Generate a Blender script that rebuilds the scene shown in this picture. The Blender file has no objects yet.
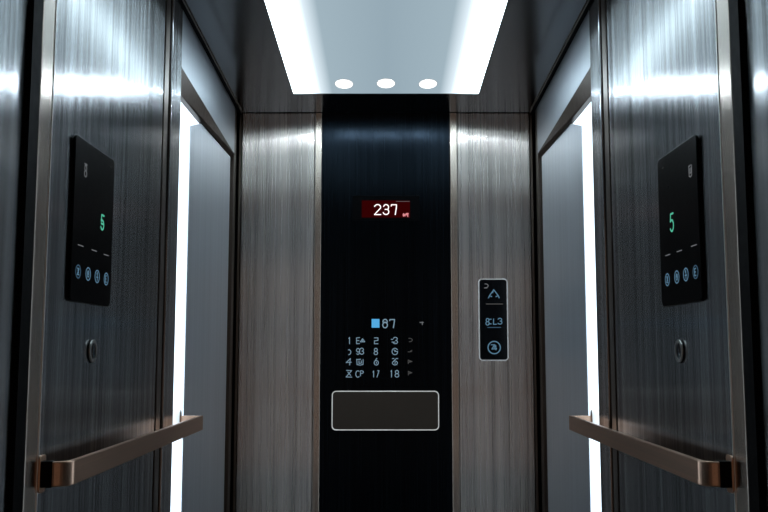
import bpy, bmesh, math
from mathutils import Vector
C = bpy.context.scene.collection
SC = bpy.context.scene

# ------------------------------------------------------------------ camera
F = 900.0; CX = 386.0; VPY = 352.0; EYE = 1.2
TH = math.atan((VPY - 256.0) / F)
cd = bpy.data.cameras.new('camera'); cam = bpy.data.objects.new('camera', cd); C.objects.link(cam)
cam.location = (0, 0, EYE); cam.rotation_euler = (math.pi/2 + TH, 0, 0)
cd.sensor_width = 36; cd.lens = F / 768 * 36; cd.shift_x = -(CX - 384) / 768; cd.clip_start = .02
SC.camera = cam

def ray(px, py):
    a = (px - CX) / F; b = (256 - py) / F
    return Vector((a, math.cos(TH) - b*math.sin(TH), math.sin(TH) + b*math.cos(TH)))
def on_x(px, py, X):
    r = ray(px, py); p = r * (X / r.x); return Vector((p.x, p.y, p.z + EYE))
def on_y(px, py, Y):
    r = ray(px, py); p = r * (Y / r.y); return Vector((p.x, p.y, p.z + EYE))

W = 0.80                                   # half width of the cabin
YB = on_x(236.5, 256, -W).y                # back wall
def yv(px, X=W): return on_x(px, 256, -X).y
def zx(px, py, X=W): return on_x(px, py, -X).z
def xb(px, Y=None): return on_y(px, 256, YB if Y is None else Y).x
# the ceiling falls very slightly towards the back wall
_c0 = on_x(237.5, 110, -W); _c1 = on_x(179, 0, -W)
CSL = (_c1.z - _c0.z) / (_c1.y - _c0.y)
ZC = _c0.z + (YB - _c0.y) * CSL
def zceil(y): return ZC + (y - YB) * CSL
YN = 0.15                                  # near end of the side walls

# ------------------------------------------------------------------ materials
def nt(m):
    m.use_nodes = True; t = m.node_tree; return t, t.nodes, t.links
def principled(name, col, rough, metal=0.0, **kw):
    m = bpy.data.materials.new(name); t, N, L = nt(m); b = N['Principled BSDF']
    b.inputs['Base Color'].default_value = (*col, 1); b.inputs['Roughness'].default_value = rough
    b.inputs['Metallic'].default_value = metal
    for k, v in kw.items(): b.inputs[k].default_value = v
    # faint procedural wear in the roughness
    n = N.new('ShaderNodeTexNoise'); n.inputs['Scale'].default_value = 40
    tc = N.new('ShaderNodeTexCoord'); L.new(tc.outputs['Object'], n.inputs['Vector'])
    r = N.new('ShaderNodeMapRange'); r.inputs['To Min'].default_value = rough*.85; r.inputs['To Max'].default_value = rough*1.15
    L.new(n.outputs['Fac'], r.inputs['Value']); L.new(r.outputs['Result'], b.inputs['Roughness'])
    return m
def emit(name, col, s):
    m = bpy.data.materials.new(name); t, N, L = nt(m); N.remove(N['Principled BSDF'])
    e = N.new('ShaderNodeEmission'); e.inputs['Color'].default_value = (*col, 1); e.inputs['Strength'].default_value = s
    L.new(e.outputs[0], N['Material Output'].inputs['Surface']); return m
def brushed(name, col, rough=.28, aniso=.75, streak=.25, sc=(220, 220, 1.2), axis='Z', rstreak=.10, clear=0, crough=.2, spread=0):
    """steel brushed along one axis: fine grain lines, highlights spread across the grain"""
    m = bpy.data.materials.new(name); t, N, L = nt(m); b = N['Principled BSDF']
    b.inputs['Metallic'].default_value = 1
    tc = N.new('ShaderNodeTexCoord'); mp = N.new('ShaderNodeMapping'); mp.inputs['Scale'].default_value = sc
    L.new(tc.outputs['Object'], mp.inputs['Vector'])
    n1 = N.new('ShaderNodeTexNoise'); n1.inputs['Scale'].default_value = 1; n1.inputs['Detail'].default_value = 3
    L.new(mp.outputs[0], n1.inputs['Vector'])
    mp2 = N.new('ShaderNodeMapping'); mp2.inputs['Scale'].default_value = tuple(q*.22 for q in sc)
    L.new(tc.outputs['Object'], mp2.inputs['Vector'])
    n2 = N.new('ShaderNodeTexNoise'); n2.inputs['Scale'].default_value = 1; n2.inputs['Detail'].default_value = 2
    L.new(mp2.outputs[0], n2.inputs['Vector'])
    ad = N.new('ShaderNodeMath'); ad.operation = 'ADD'; L.new(n1.outputs['Fac'], ad.inputs[0]); L.new(n2.outputs['Fac'], ad.inputs[1])
    cr = N.new('ShaderNodeMapRange'); cr.inputs['From Min'].default_value = .7; cr.inputs['From Max'].default_value = 1.3
    cr.inputs['To Min'].default_value = 1 - streak; cr.inputs['To Max'].default_value = 1 + streak*.5
    L.new(ad.outputs[0], cr.inputs['Value'])
    mx = N.new('ShaderNodeVectorMath'); mx.operation = 'SCALE'; mx.inputs[0].default_value = col
    L.new(cr.outputs['Result'], mx.inputs['Scale']); L.new(mx.outputs[0], b.inputs['Base Color'])
    rr = N.new('ShaderNodeMapRange'); rr.inputs['From Min'].default_value = .3; rr.inputs['From Max'].default_value = .7
    rr.inputs['To Min'].default_value = rough*(1-rstreak); rr.inputs['To Max'].default_value = rough*(1+rstreak)
    L.new(n1.outputs['Fac'], rr.inputs['Value']); L.new(rr.outputs['Result'], b.inputs['Roughness'])
    b.inputs['Anisotropic'].default_value = aniso
    ge = N.new('ShaderNodeNewGeometry'); cp = N.new('ShaderNodeVectorMath'); cp.operation = 'CROSS_PRODUCT'
    L.new(ge.outputs['Normal'], cp.inputs[0]); cp.inputs[1].default_value = (0, .03, 1) if axis == 'Z' else (0, 1, .03)
    L.new(cp.outputs[0], b.inputs['Tangent'])
    if clear:      # part of the light is mirrored with little spread, the rest is drawn out across the grain
        b2 = N.new('ShaderNodeBsdfPrincipled'); b2.inputs['Metallic'].default_value = 1; b2.inputs['Roughness'].default_value = crough
        L.new(mx.outputs[0], b2.inputs['Base Color'])
        if spread:
            g = N.new('ShaderNodeBsdfAnisotropic'); g.inputs['Anisotropy'].default_value = -spread
            L.new(mx.outputs[0], g.inputs['Color']); L.new(rr.outputs['Result'], g.inputs['Roughness']); L.new(cp.outputs[0], g.inputs['Tangent']); b = g
        ms = N.new('ShaderNodeMixShader'); ms.inputs[0].default_value = clear
        L.new(b.outputs[0], ms.inputs[1]); L.new(b2.outputs[0], ms.inputs[2]); L.new(ms.outputs[0], N['Material Output'].inputs['Surface'])
    return m

M = {}
M['steel']   = brushed('brushed_steel', (.35, .362, .372), .22, 1.0, .55, (105, 105, .7), clear=.42, crough=.19, spread=.70)
M['back']    = brushed('brushed_steel_back', (.50, .455, .42), .28, 1.0, .36, (150, 150, .9), clear=.10, crough=.2, spread=.82)
M['niche']   = brushed('satin_steel', (.80, .86, .92), .34, .55, .08)
M['head']    = brushed('satin_header_steel', (.50, .54, .58), .42, .3, .05)
M['trim']    = brushed('polished_trim_steel', (.42, .365, .315), .24, .7, .10)
M['brown']   = brushed('bronze_trim_steel', (.17, .145, .125), .30, .5, .10)
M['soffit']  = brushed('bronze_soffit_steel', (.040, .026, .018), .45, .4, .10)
M['rail']    = brushed('warm_handrail_steel', (.70, .47, .345), .36, .75, .12, (220, 1.5, 220), 'Y')
M['ceil']    = brushed('polished_ceiling_steel', (.48, .50, .52), .15, .5, .06, (120, 120, 1), 'Z')
M['dark']    = principled('black_gap', (.003, .003, .0035), .6, **{'Specular IOR Level': .04})
M['black']   = principled('black_glass', (.003, .0035, .0045), .10, **{'Specular IOR Level': .08})
M['touch']   = principled('black_touch_glass', (.0008, .001, .0013), .3, **{'Specular IOR Level': .03})
M['blackc']  = brushed('black_brushed_glass', (.0065, .0095, .013), .26, .8, .35)
M['blackp']  = principled('black_plastic', (.004, .004, .005), .4, **{'Specular IOR Level': .08})
M['chrome']  = principled('chrome', (.75, .76, .78), .12, 1)
M['floor']   = principled('brown_stone', (.10, .065, .045), .35)
M['frame']   = principled('pale_frame', (.72, .70, .67), .30, 1)
M['white']   = emit('led_white', (.74, .88, 1), 2.3)
M['spot']    = emit('spot_white', (.76, .89, 1), 230)
M['spotrim'] = emit('spot_rim_white', (.93, .97, 1), 1.7)
M['blue']    = emit('icon_blue', (.16, .33, .48), .55)
M['bluedim'] = emit('icon_dim_blue', (.08, .17, .26), .5)
M['bluel']   = emit('glyph_pale_blue', (.27, .41, .53), .72)
M['bluesq']  = emit('square_blue', (.09, .40, .74), 1.0)
M['green']   = emit('digit_green', (.10, .55, .36), .8)
M['grey']    = emit('glyph_grey', (.16, .17, .18), .8)
M['greydim'] = emit('glyph_dim_grey', (.10, .10, .10), .6)
M['digit']   = emit('digit_white', (1, .93, .90), 1.3)
M['red']     = emit('screen_red', (.055, .001, .0015), .55)
M['pink']    = emit('mark_pink', (.85, .28, .30), .9)
M['plate']   = principled('reader_plate', (.034, .024, .017), .6, **{'Specular IOR Level': .2})
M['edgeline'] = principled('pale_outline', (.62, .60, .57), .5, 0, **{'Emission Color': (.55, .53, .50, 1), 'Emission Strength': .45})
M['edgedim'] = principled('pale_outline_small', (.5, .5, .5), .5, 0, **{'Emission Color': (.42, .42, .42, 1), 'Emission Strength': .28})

# luminous ceiling diffuser: edge-lit from both long sides
PW = .462
def lightpanel_mat():
    m = bpy.data.materials.new('edge_lit_diffuser'); t, N, L = nt(m); N.remove(N['Principled BSDF'])
    tc = N.new('ShaderNodeTexCoord'); sp = N.new('ShaderNodeSeparateXYZ'); L.new(tc.outputs['Object'], sp.inputs[0])
    ab = N.new('ShaderNodeMath'); ab.operation = 'ABSOLUTE'; L.new(sp.outputs['X'], ab.inputs[0])
    rp = N.new('ShaderNodeValToRGB'); dv = N.new('ShaderNodeMath'); dv.operation = 'DIVIDE'; dv.inputs[1].default_value = PW
    L.new(ab.outputs[0], dv.inputs[0]); L.new(dv.outputs[0], rp.inputs['Fac'])
    e = rp.color_ramp.elements
    e[0].position = 0; e[0].color = (0.0234, 0.0308, 0.0357, 1)
    e[1].position = 1; e[1].color = (.72, .90, 1, 1)
    for p, c in ((.58, (0.0271, 0.0351, 0.0400, 1)), (.70, (0.0585, 0.0677, 0.0738, 1)), (.80, (0.1231, 0.1477, 0.1600, 1)), (.90, (.52, .65, .72, 1))):
        q = rp.color_ramp.elements.new(p); q.color = c
    em = N.new('ShaderNodeEmission'); em.inputs['Strength'].default_value = 13
    L.new(rp.outputs['Color'], em.inputs['Color']); L.new(em.outputs[0], N['Material Output'].inputs['Surface'])
    return m
M['diff'] = lightpanel_mat()

# ------------------------------------------------------------------ object helpers
def loc_of(o):
    v = Vector((0, 0, 0))
    while o is not None: v += Vector(o.location); o = o.parent
    return v
def obj(name, bm, mat, parent=None, loc=None, bevel=0, smooth=False):
    """bm is in world coordinates; the object's origin goes to loc (or its parent's origin)"""
    base = Vector(loc) if loc is not None else (loc_of(parent) if parent else Vector((0, 0, 0)))
    bmesh.ops.recalc_face_normals(bm, faces=bm.faces)
    if bevel: bmesh.ops.bevel(bm, geom=list(bm.edges), offset=bevel, segments=2, profile=.5, affect='EDGES')
    bmesh.ops.translate(bm, verts=bm.verts, vec=-base)
    me = bpy.data.meshes.new(name); bm.to_mesh(me); bm.free()
    if smooth:
        for p in me.polygons: p.use_smooth = True
    me.materials.append(M[mat])
    o = bpy.data.objects.new(name, me); C.objects.link(o)
    if parent: o.parent = parent; o.location = base - loc_of(parent)
    else: o.location = base
    return o
def tag(o, label, cat, group=None):
    o['label'] = label; o['category'] = cat
    if group: o['group'] = group
    return o
def thing(name, loc, label, cat, group=None):
    o = bpy.data.objects.new(name, None); C.objects.link(o); o.location = loc
    o.empty_display_size = .05
    return tag(o, label, cat, group)
def struct(o): o['kind'] = 'structure'; return o

def box(bm, x0, x1, y0, y1, z0, z1):
    v = [bm.verts.new((x, y, z)) for x in (x0, x1) for y in (y0, y1) for z in (z0, z1)]
    for f in ((0,1,3,2), (4,6,7,5), (0,4,5,1), (2,3,7,6), (0,2,6,4), (1,5,7,3)): bm.faces.new([v[i] for i in f])
    return v
def B(*a):
    bm = bmesh.new(); box(bm, *a); return bm
def hexa(bm, pts):   # 8 points: bottom ring then top ring
    v = [bm.verts.new(p) for p in pts]
    for f in ((3,2,1,0), (4,5,6,7), (0,1,5,4), (1,2,6,5), (2,3,7,6), (3,0,4,7)): bm.faces.new([v[i] for i in f])
def prism_x(x0, x1, yz):   # polygon in (y, z) extruded along x
    bm = bmesh.new(); a = [bm.verts.new((x0, y, z)) for y, z in yz]; b = [bm.verts.new((x1, y, z)) for y, z in yz]
    bm.faces.new(a); bm.faces.new(b[::-1]); n = len(a)
    for i in range(n): bm.faces.new((a[i], b[i], b[(i+1) % n], a[(i+1) % n]))
    return bm

class Fr:   # a wall-mounted frame: u to the right as seen, v up, n out of the wall
    def __init__(s, o, u, n): s.o = Vector(o); s.u = Vector(u); s.v = Vector((0, 0, 1)); s.n = Vector(n)
    def p(s, a, b, c=0): return s.o + s.u*a + s.v*b + s.n*c
def rr(w, h, r, n=6, cx=0, cy=0):
    pts = []
    for (sx, sy, a0) in ((1, 1, 0), (-1, 1, 90), (-1, -1, 180), (1, -1, 270)):
        for k in range(n+1):
            a = math.radians(a0 + 90*k/n)
            pts.append((cx + sx*(w/2 - r) + r*math.cos(a), cy + sy*(h/2 - r) + r*math.sin(a)))
    return pts
def ell(rx, ry, n=32, cx=0, cy=0):
    return [(cx + rx*math.cos(2*math.pi*k/n), cy + ry*math.sin(2*math.pi*k/n)) for k in range(n)]
def scale_pts(pts, d, cx=0, cy=0):   # shrink an outline inward by about d
    w = max(p[0] for p in pts) - min(p[0] for p in pts); h = max(p[1] for p in pts) - min(p[1] for p in pts)
    mx = (max(p[0] for p in pts) + min(p[0] for p in pts))/2; my = (max(p[1] for p in pts) + min(p[1] for p in pts))/2
    return [(mx + (x-mx)*(1-2*d/w), my + (y-my)*(1-2*d/h)) for x, y in pts]
def slab(fr, pts, c0, c1, ch=0):   # outline extruded from c0 to c1 with a chamfered front edge
    bm = bmesh.new(); rings = [[bm.verts.new(fr.p(a, b, c0)) for a, b in pts]]
    if ch:
        rings.append([bm.verts.new(fr.p(a, b, c1-ch)) for a, b in pts])
        rings.append([bm.verts.new(fr.p(a, b, c1-ch*.3)) for a, b in scale_pts(pts, ch*.3)])
        rings.append([bm.verts.new(fr.p(a, b, c1)) for a, b in scale_pts(pts, ch)])
    else: rings.append([bm.verts.new(fr.p(a, b, c1)) for a, b in pts])
    n = len(pts)
    for r0, r1 in zip(rings, rings[1:]):
        for i in range(n): bm.faces.new((r0[i], r0[(i+1) % n], r1[(i+1) % n], r1[i]))
    bm.faces.new(rings[0][::-1]); bm.faces.new(rings[-1])
    return bm
def ring(fr, outer, inner, c0, c1):
    bm = bmesh.new(); n = len(outer)
    R = [[bm.verts.new(fr.p(a, b, c)) for a, b in q] for q, c in ((outer, c0), (outer, c1), (inner, c1), (inner, c0))]
    for k in range(4):
        r0, r1 = R[k], R[(k+1) % 4]
        for i in range(n): bm.faces.new((r0[i], r0[(i+1) % n], r1[(i+1) % n], r1[i]))
    return bm
def strokes(fr, polys, t, c=.0008, bm=None):   # flat luminous strokes, like printed or lit glyphs
    bm = bm or bmesh.new()
    for pl in polys:
        for (x0, y0), (x1, y1) in zip(pl, pl[1:]):
            d = Vector((x1-x0, y1-y0)); l = d.length
            if l < 1e-7: continue
            d /= l; nx, ny = -d.y*t/2, d.x*t/2; ex, ey = d.x*t*.35, d.y*t*.35
            q = [(x0-ex+nx, y0-ey+ny), (x0-ex-nx, y0-ey-ny), (x1+ex-nx, y1+ey-ny), (x1+ex+nx, y1+ey+ny)]
            b_ = [bm.verts.new(fr.p(a, b, c - .0006)) for a, b in q]; f_ = [bm.verts.new(fr.p(a, b, c)) for a, b in q]
            bm.faces.new(f_); bm.faces.new(b_[::-1])
            for i in range(4): bm.faces.new((b_[i], b_[(i+1) % 4], f_[(i+1) % 4], f_[i]))
    return bm
def arc(cx, cy, rx, ry, a0, a1, n=10):
    return [(cx + rx*math.cos(math.radians(a0 + (a1-a0)*k/n)), cy + ry*math.sin(math.radians(a0 + (a1-a0)*k/n))) for k in range(n+1)]
# glyphs in a unit box
G = {
 '1': [[(.25, .82), (.55, 1), (.55, 0)]],
 '2': [arc(.5, .74, .45, .26, 165, -20, 9) + [(.05, 0), (.97, 0)]],
 '2b': [[(.05, .98), (.95, .98), (.95, .55), (.1, .5), (.08, .02), (.97, .02)]],
 '3': [arc(.46, .75, .42, .25, 160, -80, 9) + arc(.46, .26, .48, .26, 80, -160, 9)],
 '3c': [arc(.48, .74, .42, .26, 165, -50, 9), [(.30, .52), (.82, .52)], arc(.46, .28, .48, .27, 70, -165, 9)],
 '4': [[(.95, .42), (.0, .38), (.75, 1), (.62, 0)]],
 '5': [[(.92, 1), (.22, 1), (.12, .58)] + arc(.46, .32, .46, .32, 105, -150, 9)],
 '6': [[(.62, 1)] + arc(.5, .34, .45, .34, 155, 515, 14), [(.5, .25), (.55, .45)]],
 '7': [[(.0, .88), (.02, 1), (.95, 1), (.42, 0)]],
 '7b': [[(.0, .85), (.05, .98), (.9, .98), (.9, .75), (.70, 0)]],
 '8': [arc(.5, .75, .36, .25, 0, 360, 12), arc(.5, .26, .44, .26, 0, 360, 12)],
 '9': [arc(.5, .7, .42, .30, 0, 360, 12), [(.92, .7), (.85, .2), (.5, 0), (.15, .12)]],
 'a8': [arc(.5, .32, .45, .32, 0, 360, 12), arc(.5, .72, .42, .28, -10, 190, 9), [(.25, .66), (.9, .66)]],
 'E': [[(.92, 1), (.08, .95), (.12, 0), (.9, .02)], [(.1, .5), (.75, .52)]],
 'A4': [[(.0, .28), (.5, .85), (1, .3), (0, .28)], [(.5, .28), (.5, .6)]],
 'G': [arc(.5, .5, .5, .5, 30, 330, 12) + [(.95, .5), (.45, .5)], [(.3, .75), (.6, .6)]],
 'U': [[(.0, 1), (.05, .1), (.5, 0), (.98, .1), (1, .95)], [(.1, .95), (.6, 1)], [(.35, .75), (.35, .3), (.75, .35), (.7, .75)]],
 'Z': [[(.05, 1), (.95, .95), (.0, .02), (1, .0)], [(.3, .75), (.8, .25)]],
 'C': [arc(.55, .5, .55, .5, 50, 310, 10)],
 'P': [[(.1, 0), (.15, 1)] + arc(.35, .72, .6, .27, 90, -90, 8)],
 'L': [[(.15, 1), (.1, 0), (.9, .02)]],
 ')': [arc(.1, .5, .8, .5, 75, -80, 8)],
 'hook': [arc(.3, .55, .7, .45, 110, -100, 9)],
 'tick': [[(.0, .3), (.4, .25), (1, .75)], [(.6, .3), (.95, .35)]],
 'flag': [[(.1, 0), (.1, 1), (1, .6), (.1, .3)], [(.3, .65), (.7, .6)]],
 '/': [[(.85, 1), (.15, 0)], [(.35, .98), (.85, 1)]],
 '-': [[(0, .5), (1, .5)]],
}
def glyph(name, cx, cy, w, h, slant=0):
    return [[(cx + (x-.5)*w + (y-.5)*h*slant, cy + (y-.5)*h) for x, y in pl] for pl in G[name]]

# ------------------------------------------------------------------ setting: shell
LINE = .0022
Y_NEAR0 = YN; 
def build_side(s):
    side = 'left' if s < 0 else 'right'
    def X(d): return s*(W + d)                       # d>0: behind the wall face
    def bx(name, d0, d1, y0, y1, z0, z1, mat, parent, bevel=0):
        a, b = sorted((X(d0), X(d1))); return obj(name, B(a, b, y0, y1, z0, z1), mat, parent, bevel=bevel)
    def px_box(name, d0, d1, y0, y1, zb, mat, parent, lower=0.0):   # up to the sloping ceiling
        bm = prism_x(X(d0), X(d1), [(y0, zb), (y1, zb), (y1, zceil(y1)-lower), (y0, zceil(y0)-lower)])
        return obj(name, bm, mat, parent)
    # dark backing wall, everything else is its cladding
    wall = struct(obj('wall_'+side, prism_x(X(.075), X(.115), [(YN, 0), (YB+.12, 0), (YB+.12, zceil(YB+.12)), (YN, zceil(YN))]), 'dark', loc=(X(.095), 2, 0)))
    px_box('entrance_panel', 0, .07, YN, yv(17.0), .0, 'steel', wall)
    px_box('gap_shade_fill', -.0135, .07, yv(17.2), yv(33.0, W-.014)-.0005, 0, 'dark', wall)  # black box filling the open slot, stands in for the shade inside it
    # slim upright of the entrance frame, rounded inner edge
    j0, j1 = yv(33.0, W-.014), yv(46.5, W-.014)
    bm = prism_x(X(-.014), X(.07), [(j0, 0), (j1, 0), (j1, zceil(j1)), (j0, zceil(j0))])
    bmesh.ops.recalc_face_normals(bm, faces=bm.faces)
    es = [e for e in bm.edges if all(abs(v.co.x - X(-.014)) < 1e-6 for v in e.verts) and abs(e.verts[0].co.z - e.verts[1].co.z) > 1]
    bmesh.ops.bevel(bm, geom=es, offset=.007, segments=4, profile=.5, affect='EDGES')
    obj('jamb', bm, 'trim', wall)
    hl_bm = bmesh.new(); rb = .0035; ringB = [[hl_bm.verts.new((X(-.0125) - s*rb*math.cos(a), j1 - .001 + rb*math.sin(a), z)) for a in [2*math.pi*i/12 for i in range(12)]] for z in (0, zceil(j1))]
    for i in range(12): hl_bm.faces.new((ringB[0][i], ringB[0][(i+1) % 12], ringB[1][(i+1) % 12], ringB[1][i]))
    obj('jamb_highlight', hl_bm, 'frame', wall, smooth=True)  # thin pale rod added to draw the bright highlight along the jamb edge
    px_box('main_panel', 0, .07, j1+.001, yv(158.6), .0, 'steel', wall)
    px_box('groove_strip', .002, .07, yv(160.8), yv(164.8), .0, 'brown', wall)
    y0, y1 = yv(166.0), yv(175.6)
    bm = prism_x(X(-.006), X(.07), [(y0, 0), (y1, 0), (y1, zceil(y1)), (y0, zceil(y0))])
    bmesh.ops.recalc_face_normals(bm, faces=bm.faces)
    es = [e for e in bm.edges if all(abs(v.co.x - X(-.006)) < 1e-6 for v in e.verts) and abs(e.verts[0].co.z - e.verts[1].co.z) > 1]
    bmesh.ops.bevel(bm, geom=es, offset=.005, segments=3, profile=.5, affect='EDGES')
    obj('pilaster', bm, 'steel', wall)
    # header over the light niche; its lower edge and bevelled soffit
    yh0, yh1 = y1, yv(232.5)
    h0 = on_x(181, 66, -W); h1 = on_x(232, 150, -W)
    def zh(y): return h0.z + (h1.z-h0.z)*(y-h0.y)/(h1.y-h0.y)
    obj('header_panel', prism_x(X(0), X(.07), [(yh0, zh(yh0)), (yh1, zh(yh1)), (yh1, zceil(yh1)), (yh0, zceil(yh0))]), 'head', wall)
    dz = .098
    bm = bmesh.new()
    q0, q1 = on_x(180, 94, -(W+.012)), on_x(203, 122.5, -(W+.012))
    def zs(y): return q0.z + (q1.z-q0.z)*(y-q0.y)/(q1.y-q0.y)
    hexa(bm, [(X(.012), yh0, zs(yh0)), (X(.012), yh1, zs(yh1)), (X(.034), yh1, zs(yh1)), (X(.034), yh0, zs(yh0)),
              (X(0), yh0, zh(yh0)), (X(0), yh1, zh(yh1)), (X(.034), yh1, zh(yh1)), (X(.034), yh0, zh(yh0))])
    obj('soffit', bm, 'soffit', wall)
    # satin panel standing in the niche, swung out slightly at its front edge
    NP = .026
    p0 = on_x(187.3, 256, -(W+NP)); zt0 = on_x(188, 123, -(W+NP)).z; zt1 = on_x(206, 123, -(W+NP*.75))
    ya, yc, ye = p0.y, zt1.y, yv(231.2)
    def dep(y): return .014 + (NP-.014)*(ye-y)/(ye-ya)
    bm = bmesh.new()
    ztop = [(ya, zt0), (yc, zt1.z), (ye, zt1.z+.06)]
    fr_, bk_ = [], []
    for (y, z) in [(ya, 0), (yc, 0), (ye, 0)] + ztop[::-1]:
        fr_.append(bm.verts.new((X(dep(y)), y, z))); bk_.append(bm.verts.new((X(dep(y)+.006), y, z)))
    for ring_ in (fr_, bk_):
        bm.faces.new((ring_[0], ring_[1], ring_[4], ring_[5])); bm.faces.new((ring_[1], ring_[2], ring_[3], ring_[4]))
    for i in range(6): bm.faces.new((fr_[i], fr_[(i+1) % 6], bk_[(i+1) % 6], bk_[i]))
    obj('niche_panel', bm, 'niche', wall)
    # corner strips
    px_box('corner_strip', .003, .07, yv(232.8), yv(234.9), 0, 'brown', wall)
    # ---- light in the niche
    yl0, yl1 = y1+.002, yv(205, W+.05)
    lt = thing('light_strip', (X(.04), (yl0+yl1)/2, 0),
               f'tall white glowing light strip recessed in the niche beside the {side} handrail', 'light strip', 'tall light strips in the side walls')
    zt = zh(yl1)-.006; yk = yv(190, W+.035)
    bm = prism_x(X(.036), X(.044), [(yl0, 0), (yk, 0), (yk, zt0-.03), (yl1, zt0-.03), (yl1, zt), (yl0, zt)])
    obj('diffuser', bm, 'white', lt)
    obj('housing', prism_x(X(.046), X(.066), [(yl0, 0), (yk, 0), (yk, zt0-.03), (yl1, zt0-.03), (yl1, zt), (yl0, zt)]), 'blackp', lt)
    return wall
WL = build_side(-1); WR = build_side(1)

# back wall
D = YB
wb = struct(obj('wall_back', B(-W-.07, W+.07, D+.05, D+.09, 0, ZC-.002), 'dark', loc=(0, D+.07, 0)))
XL0, XL1 = xb(240.5), xb(313.5); XR0, XR1 = xb(458.6), xb(531.0)
ZT = on_y(386, 111.5, D).z
seamL, seamR = xb(264), xb(506.5)
def back_panel(name, a, b): return obj(name, B(a, b, D, D+.045, 0, ZT), 'back', wb, bevel=.0006)
back_panel('back_panel', XL0, seamL-.001); back_panel('back_panel', seamL+.001, XL1)
back_panel('back_panel', XR0, seamR-.001); back_panel('back_panel', seamR+.001, XR1)
for a, b in ((xb(237.2), xb(239.2)), (xb(532.3), xb(534.3))):
    obj('corner_strip', B(a, b, D+.004, D+.045, 0, ZT), 'brown', wb)
for a, b in ((xb(314.2), xb(321.0)), (xb(450.8), xb(458.0))):
    obj('edge_trim', B(a, b, D-.006, D+.045, 0, ZT), 'trim', wb, bevel=.003)

# ceiling and floor
def zc_box(name, x0, x1, y0, y1, low, up, mat, parent=None, loc=None):
    bm = bmesh.new()
    hexa(bm, [(x0, y0, zceil(y0)-low), (x1, y0, zceil(y0)-low), (x1, y1, zceil(y1)-low), (x0, y1, zceil(y1)-low),
              (x0, y0, zceil(y0)+up), (x1, y0, zceil(y0)+up), (x1, y1, zceil(y1)+up), (x0, y1, zceil(y1)+up)])
    return obj(name, bm, mat, parent, loc)
struct(zc_box('ceiling', -W-.115, W+.115, YN, YB+.12, 0, .06, 'ceil', loc=(0, 2.5, ZC+.1)))
struct(obj('floor', B(-W-.115, W+.115, YN, YB+.12, -.06, 0), 'floor', loc=(0, 2.5, 0)))
# cornice: solid black strip painted in for the shadow gap, with a thin steel lip where side walls and back wall meet the ceiling
k = 1
for s in (-1, 1):
    a, b = sorted((s*(W+.0), s*(W-.016)))
    tr = struct(zc_box(f'trim_{k}', a, b, YN, YB, .010, -.001, 'dark', loc=(s*(W-.008), 2.5, ZC))); k += 1
    a, b = sorted((s*(W-.017), s*(W-.021)))
    zc_box('cornice_lip', a, b, YN, YB, .008, -.001, 'trim', tr)
struct(obj(f'trim_{k}', B(-W+.02, W-.02, D-.008, D+.045, ZT+.001, ZC-.002), 'dark', loc=(0, D, ZT)))

# ------------------------------------------------------------------ ceiling light
def on_ceil(px, py, low=0.0):
    r = ray(px, py)
    t = (ZC - low - YB*CSL - EYE) / (r.z - CSL*r.y); p = r*t; return Vector((p.x, p.y, p.z + EYE))
e0 = on_ceil(293, 93.5, .012); YP1 = e0.y; YP0 = 2.1; PW = abs(e0.x)
lp = thing('ceiling_light', (0, (YP0+YP1)/2, zceil((YP0+YP1)/2)),
           'large flat luminous ceiling panel with bright white sides and three round spotlights', 'ceiling light')
zc_box('diffuser', -PW+.004, PW-.004, YP0, YP1-.004, .012, -.001, 'diff', lp)
fr_bm = bmesh.new()
def zcb(bm, x0, x1, y0, y1, low, up):
    hexa(bm, [(x0, y0, zceil(y0)-low), (x1, y0, zceil(y0)-low), (x1, y1, zceil(y1)-low), (x0, y1, zceil(y1)-low),
              (x0, y0, zceil(y0)+up), (x1, y0, zceil(y0)+up), (x1, y1, zceil(y1)+up), (x0, y1, zceil(y1)+up)])
zcb(fr_bm, -PW, -PW+.004, YP0, YP1, .014, -.001); zcb(fr_bm, PW-.004, PW, YP0, YP1, .014, -.001)
zcb(fr_bm, -PW, PW, YP1-.004, YP1, .014, -.001)
obj('frame', fr_bm, 'chrome', lp)
spots = [on_ceil(px, py, .014) for px, py in ((344, 84), (386, 83.5), (428, 84))]
#spots += [Vector((c.x, 3.15, zceil(3.15)-.014)) for c in spots]        # the next row, nearer the door
for c in spots:
    rx, ry = .043, .066
    def disc(r0, r1, low0, low1):
        bm = bmesh.new(); n = 40; rings = []
        for r_, lw in ((r0, low0), (r1, low1)):
            rings.append([bm.verts.new((c.x+rx*r_*math.cos(2*math.pi*i/n), c.y+ry*r_*math.sin(2*math.pi*i/n),
                          zceil(c.y+ry*r_*math.sin(2*math.pi*i/n))-lw)) for i in range(n)])
        for i in range(n): bm.faces.new((rings[0][i], rings[0][(i+1) % n], rings[1][(i+1) % n], rings[1][i]))
        bm.faces.new(rings[1]); bm.faces.new(rings[0][::-1]); return bm
    sp = obj('spotlight', disc(1.0, .97, .0125, .0155), 'spotrim', lp)
    obj('bulb', disc(.60, .56, .0157, .0170), 'spot', sp)
    bm = bmesh.new(); n = 40; R = []
    for r_, lw in ((1.06, .0125), (1.06, .0145), (1.01, .0145), (1.01, .0125)):
        R.append([bm.verts.new((c.x+rx*r_*math.cos(2*math.pi*i/n), c.y+ry*r_*math.sin(2*math.pi*i/n), zceil(c.y+ry*r_*math.sin(2*math.pi*i/n))-lw)) for i in range(n)])
    for q in range(4):
        for i in range(n): bm.faces.new((R[q][i], R[q][(i+1) % n], R[(q+1) % 4][(i+1) % n], R[(q+1) % 4][i]))
    obj('bezel', bm, 'edgeline', sp)  # ring is no lamp; glow put in so it matches the luminous panel

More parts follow.
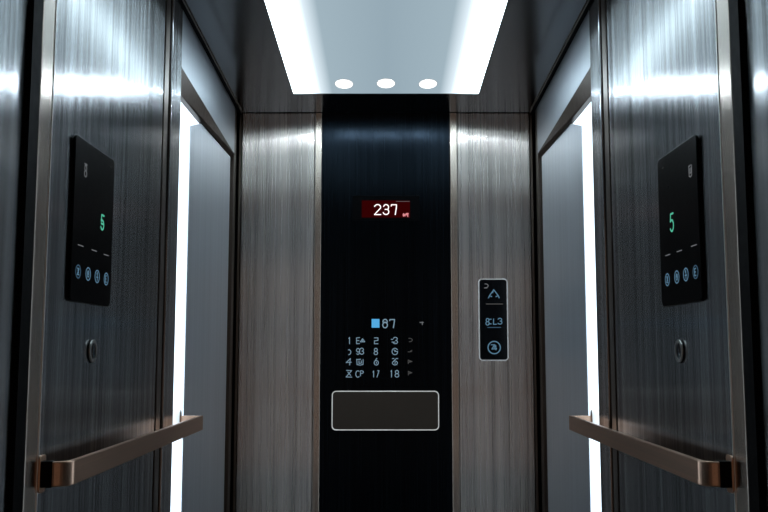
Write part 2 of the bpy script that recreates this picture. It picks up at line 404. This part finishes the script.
# ------------------------------------------------------------------ handrails
def build_rail(s):
    side = 'left' if s < 0 else 'right'
    XR = W - .717                                   # stand-off of the outer face
    yn = on_x(38.5, 470, -(W-.014)).y; yf = on_x(203, 420, -.717).y
    # the mean height comes from the far end
    zt = on_x(203, 415.5, -.717).z; hh = .056; zb = zt - hh; th = .014
    rt = thing('handrail', (s*W, (yn+yf)/2, zb), f'flat bronze steel handrail along the {side} wall with one rounded end', 'handrail', 'handrails on the side walls')
    # plan of the outer face, from the near wall end to the far wall end (distance from wall, y)
    r = .040
    outer = [(.028, yn)] + [(XR - r + r*math.sin(a), yn + r - r*math.cos(a)) for a in [math.radians(t) for t in range(0, 91, 9)]]
    outer += [(XR, yf)]
    inner = [(.028, yn+th)] + [(XR - r + (r-th)*math.sin(a), yn + r - (r-th)*math.cos(a)) for a in [math.radians(t) for t in range(0, 91, 9)]]
    inner += [(XR-th, yf-th)]
    outer += [(-.010, yf)]; inner += [(-.010, yf-th)]
    bm = bmesh.new(); n = len(outer)
    def ringv(q, z): return [bm.verts.new((s*(W-d), y, z)) for d, y in q]
    ot, ob, it, ib = ringv(outer, zt), ringv(outer, zb), ringv(inner, zt), ringv(inner, zb)
    for i in range(n-1):
        bm.faces.new((ot[i], ot[i+1], ob[i+1], ob[i])); bm.faces.new((it[i+1], it[i], ib[i], ib[i+1]))
        bm.faces.new((ot[i+1], ot[i], it[i], it[i+1])); bm.faces.new((ob[i], ob[i+1], ib[i+1], ib[i]))
    bm.faces.new((ot[0], ob[0], ib[0], it[0])); bm.faces.new((ot[-1], it[-1], ib[-1], ob[-1]))
    bmesh.ops.recalc_face_normals(bm, faces=bm.faces)
    es = [e for e in bm.edges if abs(e.verts[0].co.z-e.verts[1].co.z) < 1e-6 and len(e.link_faces) == 2 and e.calc_face_angle() > 1]
    bmesh.ops.bevel(bm, geom=es, offset=.003, segments=2, profile=.5, affect='EDGES')
    bar = obj('bar', bm, 'rail', rt)
    a, b = sorted((s*(W-.015), s*(W-.030)))
    a2, b2 = sorted((s*(W-.0145), s*(W-.045)))
    obj('end_shade_block', B(a2, b2, yn-.003, yn+th+.003, zb-.0015, zt+.0015), 'blackp', rt, bevel=.0015)  # black block put in for the shaded return leg of the rail
    fp = Fr((s*(W-.014), yn+.012, (zt+zb)/2), (0, 1, 0) if s < 0 else (0, -1, 0), (-s, 0, 0))
    obj('wall_plate', slab(fp, rr(.036, hh+.028, .008), .0003, .006, .001), 'rail', rt)
    ff = Fr((s*(W+.034), yf-th/2, (zt+zb)/2+.012), (0, 1, 0) if s < 0 else (0, -1, 0), (-s, 0, 0))
    obj('wall_mount', slab(ff, ell(.018, .040, 28), .0, .032, .002), 'frame', rt)
build_rail(-1); build_rail(1)

# ------------------------------------------------------------------ touch panels on the side walls
def side_frame(s, px, py, out=0):      # pixel of the left copy; the right one mirrors it
    p = on_x(px, py, -(W-out)); return Fr((s*(W-out), p.y, p.z), (0, 1, 0) if s < 0 else (0, -1, 0), (-s, 0, 0))
def build_touch(s):
    side = 'left' if s < 0 else 'right'
    out = .012
    def q(px, py): return on_x(px, py, -(W-out))
    yA, yB_ = q(73, 220).y, q(113, 220).y
    zt, zb = q(77, 134).z, q(69, 300).z
    w, h = yB_-yA, zt-zb; cy, cz = (yA+yB_)/2, (zt+zb)/2
    fr = Fr((s*W, cy, cz), (0, 1, 0) if s < 0 else (0, -1, 0), (-s, 0, 0))
    r = thing('touch_panel', (s*W, cy, cz), f'black glass touch panel with a green digit on the {side} wall', 'control panel', 'touch panels on the side walls')
    obj('body', slab(fr, rr(w-.008, h-.008, .014), .0008, .005), 'blackp', r)
    gl = obj('glass', slab(fr, rr(w, h, .016), .0055, out, .0025), 'touch', r)
    def loc(px, py):                    # pixel of this copy's own photo side
        p = on_x(px, py, s*(W-out)) if s > 0 else q(px, py)
        return ((p.y-cy)*(1 if s < 0 else -1), p.z-cz)
    c = out + .0009
    def mk(name, polys, t, mat, parent=r): return obj(name, strokes(fr, polys, t, c), mat, parent)
    if s < 0:
        a, b = loc(85.5, 171); mk('status_icon', glyph('8', a, b, .022, .030) + glyph('-', a, b+.018, .02, .01), .003, 'grey')
        a, b = loc(102.3, 222.5); mk('floor_digit', glyph('5', a, b, .030, .040) + glyph('-', a, b-.004, .02, .01), .0052, 'green')
        a, b = loc(111, 167); mk('corner_mark', glyph('-', a, b, .012, .01), .002, 'greydim')
        dash = [(80.5, 245.5), (94, 250.5), (106, 255)]
        btn = [(78, 271.5), (88, 274), (97, 276.5), (106, 279)]
    else:
        a, b = loc(690.5, 171); mk('status_icon', glyph('U', a, b, .022, .030), .003, 'grey')
        a, b = loc(672, 222.5); mk('floor_digit', glyph('5', a, b, .032, .048), .0052, 'green')
        a, b = loc(663, 168); mk('corner_mark', glyph('-', a, b, .010, .01), .002, 'greydim')
        dash = [(694, 245.5), (679.5, 251), (668, 255)]
        btn = [(695.7, 272), (686, 274.5), (677, 277), (667.5, 279.7)]
    for px, py in dash:
        a, b = loc(px, py); mk('caption', glyph('-', a, b, .040, .01), .0026, 'grey')
    for i, (px, py) in enumerate(btn):
        a, b = loc(px, py); rx, ry = .0185, .0165
        bt = obj('button', strokes(fr, [ell(rx, ry, 24, a, b) + [(a+rx, b)]], .0028, c), 'blue' if i else 'bluedim', r)
        sym = [glyph('Z', a, b, .014, .016), glyph('G', a, b, .014, .016), glyph('1', a, b, .016, .022) + glyph('-', a, b-.002, .014, .01), glyph('E', a-.002, b, .014, .018)][i if s < 0 else 3-i]
        obj('symbol', strokes(fr, sym, .003, c), 'blue', bt)
build_touch(-1); build_touch(1)

# ------------------------------------------------------------------ key switches
def build_key(s):
    side = 'left' if s < 0 else 'right'
    p = on_x(91, 351, -W); fr = Fr((s*W, p.y, p.z), (0, 1, 0) if s < 0 else (0, -1, 0), (-s, 0, 0))
    r = thing('key_switch', (s*W, p.y, p.z), f'small round chrome and black key switch below the {side} touch panel', 'key switch', 'key switches on the side walls')
    R = .033
    obj('collar', slab(fr, ell(R, R, 40), .0004, .004, .002), 'blackp', r)
    obj('rim', ring(fr, ell(R*.92, R*.92, 40), ell(R*.68, R*.68, 40), .0042, .0075), 'frame', r)
    cyl = obj('lock_core', slab(fr, ell(R*.62, R*.62, 32), .0042, .0060, .001), 'blackp', r)
    obj('key_slot', slab(fr, rr(.006, .020, .002, cy=.004), .0062, .0075), 'chrome', cyl)
    obj('key_slot_pin', slab(fr, ell(.0065, .0065, 20, 0, -.012), .0062, .0075), 'chrome', cyl)
build_key(-1); build_key(1)

# ------------------------------------------------------------------ black control column in the middle
XA, XB_ = xb(321.8), xb(450.2)
cc = thing('control_column', ((XA+XB_)/2, D, 0), 'full height black glass control column between the two steel back panels', 'control panel')
fb = Fr((0, D-.002, EYE), (1, 0, 0), (0, -1, 0))
def bl(px, py, c=.0): p = on_y(px, py, D-.002-c); return (p.x, p.z-EYE)
obj('face_panel', B(XA, XB_, D-.002, D+.045, 0, ZT), 'blackc', cc)
def span(x0, y0, x1, y1, c=0):
    a = bl(x0, y0, c); b = bl(x1, y1, c); return (a[0]+b[0])/2, (a[1]+b[1])/2, abs(b[0]-a[0]), abs(b[1]-a[1])
# lower gloss sheet carrying the keypad
x, y, w, h = span(321.8, 111.6, 450.2, 600)
obj('front_glass', slab(fb, rr(w, h, .002, cx=x, cy=y), .0003, .0025), 'blackc', cc)
# red floor display
x, y, w, h = span(352.5, 195.5, 419.5, 220.5, .006)
ds = obj('floor_display', slab(fb, rr(w, h, .004, cx=x, cy=y), .0003, .006, .0015), 'touch', cc)
x, y, w, h = span(361.8, 200.5, 410, 217.5, .007)
scn = obj('screen', slab(fb, rr(w, h, .002, cx=x, cy=y), .0061, .0072), 'red', ds)
pol = []
for g, x0, x1 in (('2', 374.2, 381.0), ('3c', 383.2, 389.2), ('7b', 391.2, 397)):
    x, y, w, h = span(x0, 204.6, x1, 214.6, .0072); pol += glyph(g, x, y, w, h)
obj('digits', strokes(fb, pol, .0056, .0082), 'digit', ds)
x, y, w, h = span(403, 213, 408.6, 216.3, .0072)
obj('mark', strokes(fb, [[(x-w/2, y-h*.1), (x-w*.15, y+h*.05)], [(x-w*.3, y-h*.3), (x-w*.1, y-h*.3)], [(x+w*.05, y+h*.3), (x+w*.45, y+h*.3)], [(x+w*.35, y+h*.4), (x+w*.35, y-h*.6)], [(x-w*.4, y+h*.3), (x-w*.4, y-h*.5)], [(x, y), (x+w*.3, y-.1*h)]], .0058, .0082), 'pink', ds)
x, y, w, h = span(396, 201.3, 409.6, 201.6, .0072)
obj('top_line', strokes(fb, [[(x-w/2, y), (x+w/2, y)]], .002, .0082), 'grey', ds)
# keypad read-out
KO = .0034
def kp(cx, cy): return 340 + cx/6.92, 310 + cy/6.92
def kglyph(items):
    pol = []
    for g, cx, cy, w, h in items:
        px, py = kp(cx, cy); x, y = bl(px, py, KO); s_ = (D/F)/6.92
        pol += glyph(g, x, y, w*s_, h*s_)
    return pol
px0, py0 = kp(219, 62); px1, py1 = kp(273, 122); x, y, w, h = span(px0, py0, px1, py1, KO)
obj('indicator_square', slab(fb, rr(w, h, .001, cx=x, cy=y), .0026, KO), 'bluesq', cc)
obj('readout', strokes(fb, kglyph([('a8', 312, 94, 36, 58), ('7b', 362, 94, 36, 58)]), .0052, KO), 'bluel', cc)
obj('corner_mark', strokes(fb, kglyph([('-', 565, 86, 24, 10), ('1', 569, 92, 10, 18)]), .005, KO), 'grey', cc)
rows = [
 [[('1', 65, 212, 18, 44)], [('E', 125, 212, 26, 42), ('A4', 156, 212, 30, 38)], [('2b', 250, 213, 28, 42)], [('3', 384, 211, 32, 44), ('-', 360, 203, 12, 8), ('-', 370, 222, 22, 8)], [('hook', 487, 209, 26, 26)]],
 [[(')', 66, 292, 22, 36), ('-', 62, 276, 10, 6)], [('9', 125, 287, 26, 42), ('3', 152, 285, 26, 42)], [('8', 248, 287, 28, 44)], [('G', 380, 287, 40, 44)], [('tick', 484, 284, 28, 24)]],
 [[('4', 62, 358, 38, 44)], [('U', 138, 361, 44, 40)], [('6', 251, 358, 32, 46)], [('6', 380, 360, 38, 40), ('-', 368, 336, 12, 6), ('-', 394, 336, 12, 6)], [('flag', 484, 359, 30, 26)]],
 [[('Z', 62, 441, 40, 46)], [('C', 122, 443, 26, 44), ('P', 151, 438, 24, 36)], [('1', 232, 443, 14, 42), ('/', 263, 442, 20, 44)], [('1', 356, 441, 14, 46), ('8', 394, 441, 30, 46)], [('flag', 484, 437, 28, 26)]],
]
for r_, row in enumerate(rows):
    for c_, it in enumerate(row):
        obj('key', strokes(fb, kglyph(it), .0037 if c_ < 4 else .0034, KO), ('bluel' if c_ < 4 else 'greydim') if r_ or c_ != 0 else 'bluel', cc)
# blank plate with a pale outline
x, y, w, h = span(331.8, 390.8, 439.2, 430.4, .005)
cr = obj('reader_plate', slab(fb, rr(w-.006, h-.006, .020, cx=x, cy=y), .0026, .0048), 'plate', cc)
obj('outline', ring(fb, rr(w, h, .024, 8, x, y), rr(w-.010, h-.010, .0195, 8, x, y), .0026, .0065), 'edgeline', cr)

# ------------------------------------------------------------------ small call panel on the right back panel
fc = Fr((0, D, EYE), (1, 0, 0), (0, -1, 0))
x, y, w, h = span(478.2, 278.6, 508.8, 360.8, .006)
cp_ = thing('call_panel', (x, D, EYE+y), 'narrow black call panel with pale rounded outline on the right back panel', 'call panel')
obj('glass', slab(fc, rr(w-.004, h-.004, .018, cx=x, cy=y), .0006, .006), 'black', cp_)
obj('outline', ring(fc, rr(w, h, .020, 8, x, y), rr(w-.011, h-.011, .015, 8, x, y), .0006, .0085), 'edgedim', cp_)
def sp_(cx, cy): return 470 + cx/5.12, 270 + cy/5.12
def sgl(items, t, mat, name, parent=cp_):
    pol = []
    for g, cx, cy, w_, h_ in items:
        px, py = sp_(cx, cy); a, b = bl(px, py, .005); s_ = (D/F)/5.12
        pol += glyph(g, a, b, w_*s_, h_*s_) if isinstance(g, str) else [[(a+u*w_*s_, b+v*h_*s_) for u, v in pl] for pl in g]
    return obj(name, strokes(fc, pol, t, .0072), mat, parent)
sgl([('hook', 84, 82, 18, 22), ('-', 80, 92, 14, 6)], .004, 'grey', 'corner_mark')
sgl([([[(-.5, -.45), (-.42, -.2), (0, .5), (.42, -.2), (.5, -.45)], [(-.2, -.3), (-.42, -.2)], [(.2, -.3), (.42, -.2)], [(0, .5), (-.12, .15)]], 122, 123, 54, 44)], .0052, 'blue', 'up_arrow')
sgl([('-', 125, 174, 84, 6)], .005, 'greydim', 'caption')
sgl([('8', 90, 265, 20, 34), ('-', 102, 252, 14, 6), ('L', 128, 264, 20, 28), ('3', 154, 262, 22, 30), ('-', 102, 276, 14, 6)], .0046, 'blue', 'floor_characters')
sgl([('-', 124, 294, 66, 6)], .004, 'bluedim', 'caption')
px, py = sp_(124, 397); a, b = bl(px, py, .005); rr_ = .0325
cb = obj('call_button', strokes(fc, [ell(rr_, rr_, 28, a, b) + [(a+rr_, b)]], .0056, .0072), 'blue', cp_)
sgl([('A4', 124, 397, 24, 34), ('-', 118, 383, 20, 6), ('1', 132, 398, 12, 22)], .0046, 'blue', 'symbol', cb)

# ------------------------------------------------------------------ unseen fill lamp added behind the camera to warm the steel, and the world
def area(name, loc, rot, size, sy, col, e):
    l = bpy.data.lights.new(name, 'AREA'); l.shape = 'RECTANGLE'; l.size = size; l.size_y = sy; l.color = col; l.energy = e
    o = bpy.data.objects.new(name, l); C.objects.link(o); o.location = loc; o.rotation_euler = rot; return o
area('warm_fill', (0, -1.2, 2.0), (math.radians(80), 0, 0), 1.6, .6, (1, .72, .52), .6)
w = bpy.data.worlds.new('world'); SC.world = w; w.use_nodes = True
tn, N, L = nt(w)
tc = N.new('ShaderNodeTexCoord'); sx = N.new('ShaderNodeSeparateXYZ'); L.new(tc.outputs['Generated'], sx.inputs[0])
wr = N.new('ShaderNodeValToRGB'); mr = N.new('ShaderNodeMapRange'); mr.inputs['From Min'].default_value = -.5; mr.inputs['From Max'].default_value = .5
L.new(sx.outputs['Z'], mr.inputs['Value']); L.new(mr.outputs['Result'], wr.inputs['Fac'])
we = wr.color_ramp.elements; we[0].position = .2; we[0].color = (.13, .085, .062, 1); we[1].position = .62; we[1].color = (.012, .010, .010, 1)
q = wr.color_ramp.elements.new(.46); q.color = (.24, .15, .105, 1)
L.new(wr.outputs['Color'], N['Background'].inputs[0])
w.node_tree.nodes['Background'].inputs[1].default_value = 1
SC.view_settings.view_transform = 'Standard'
SC.view_settings.exposure = 0
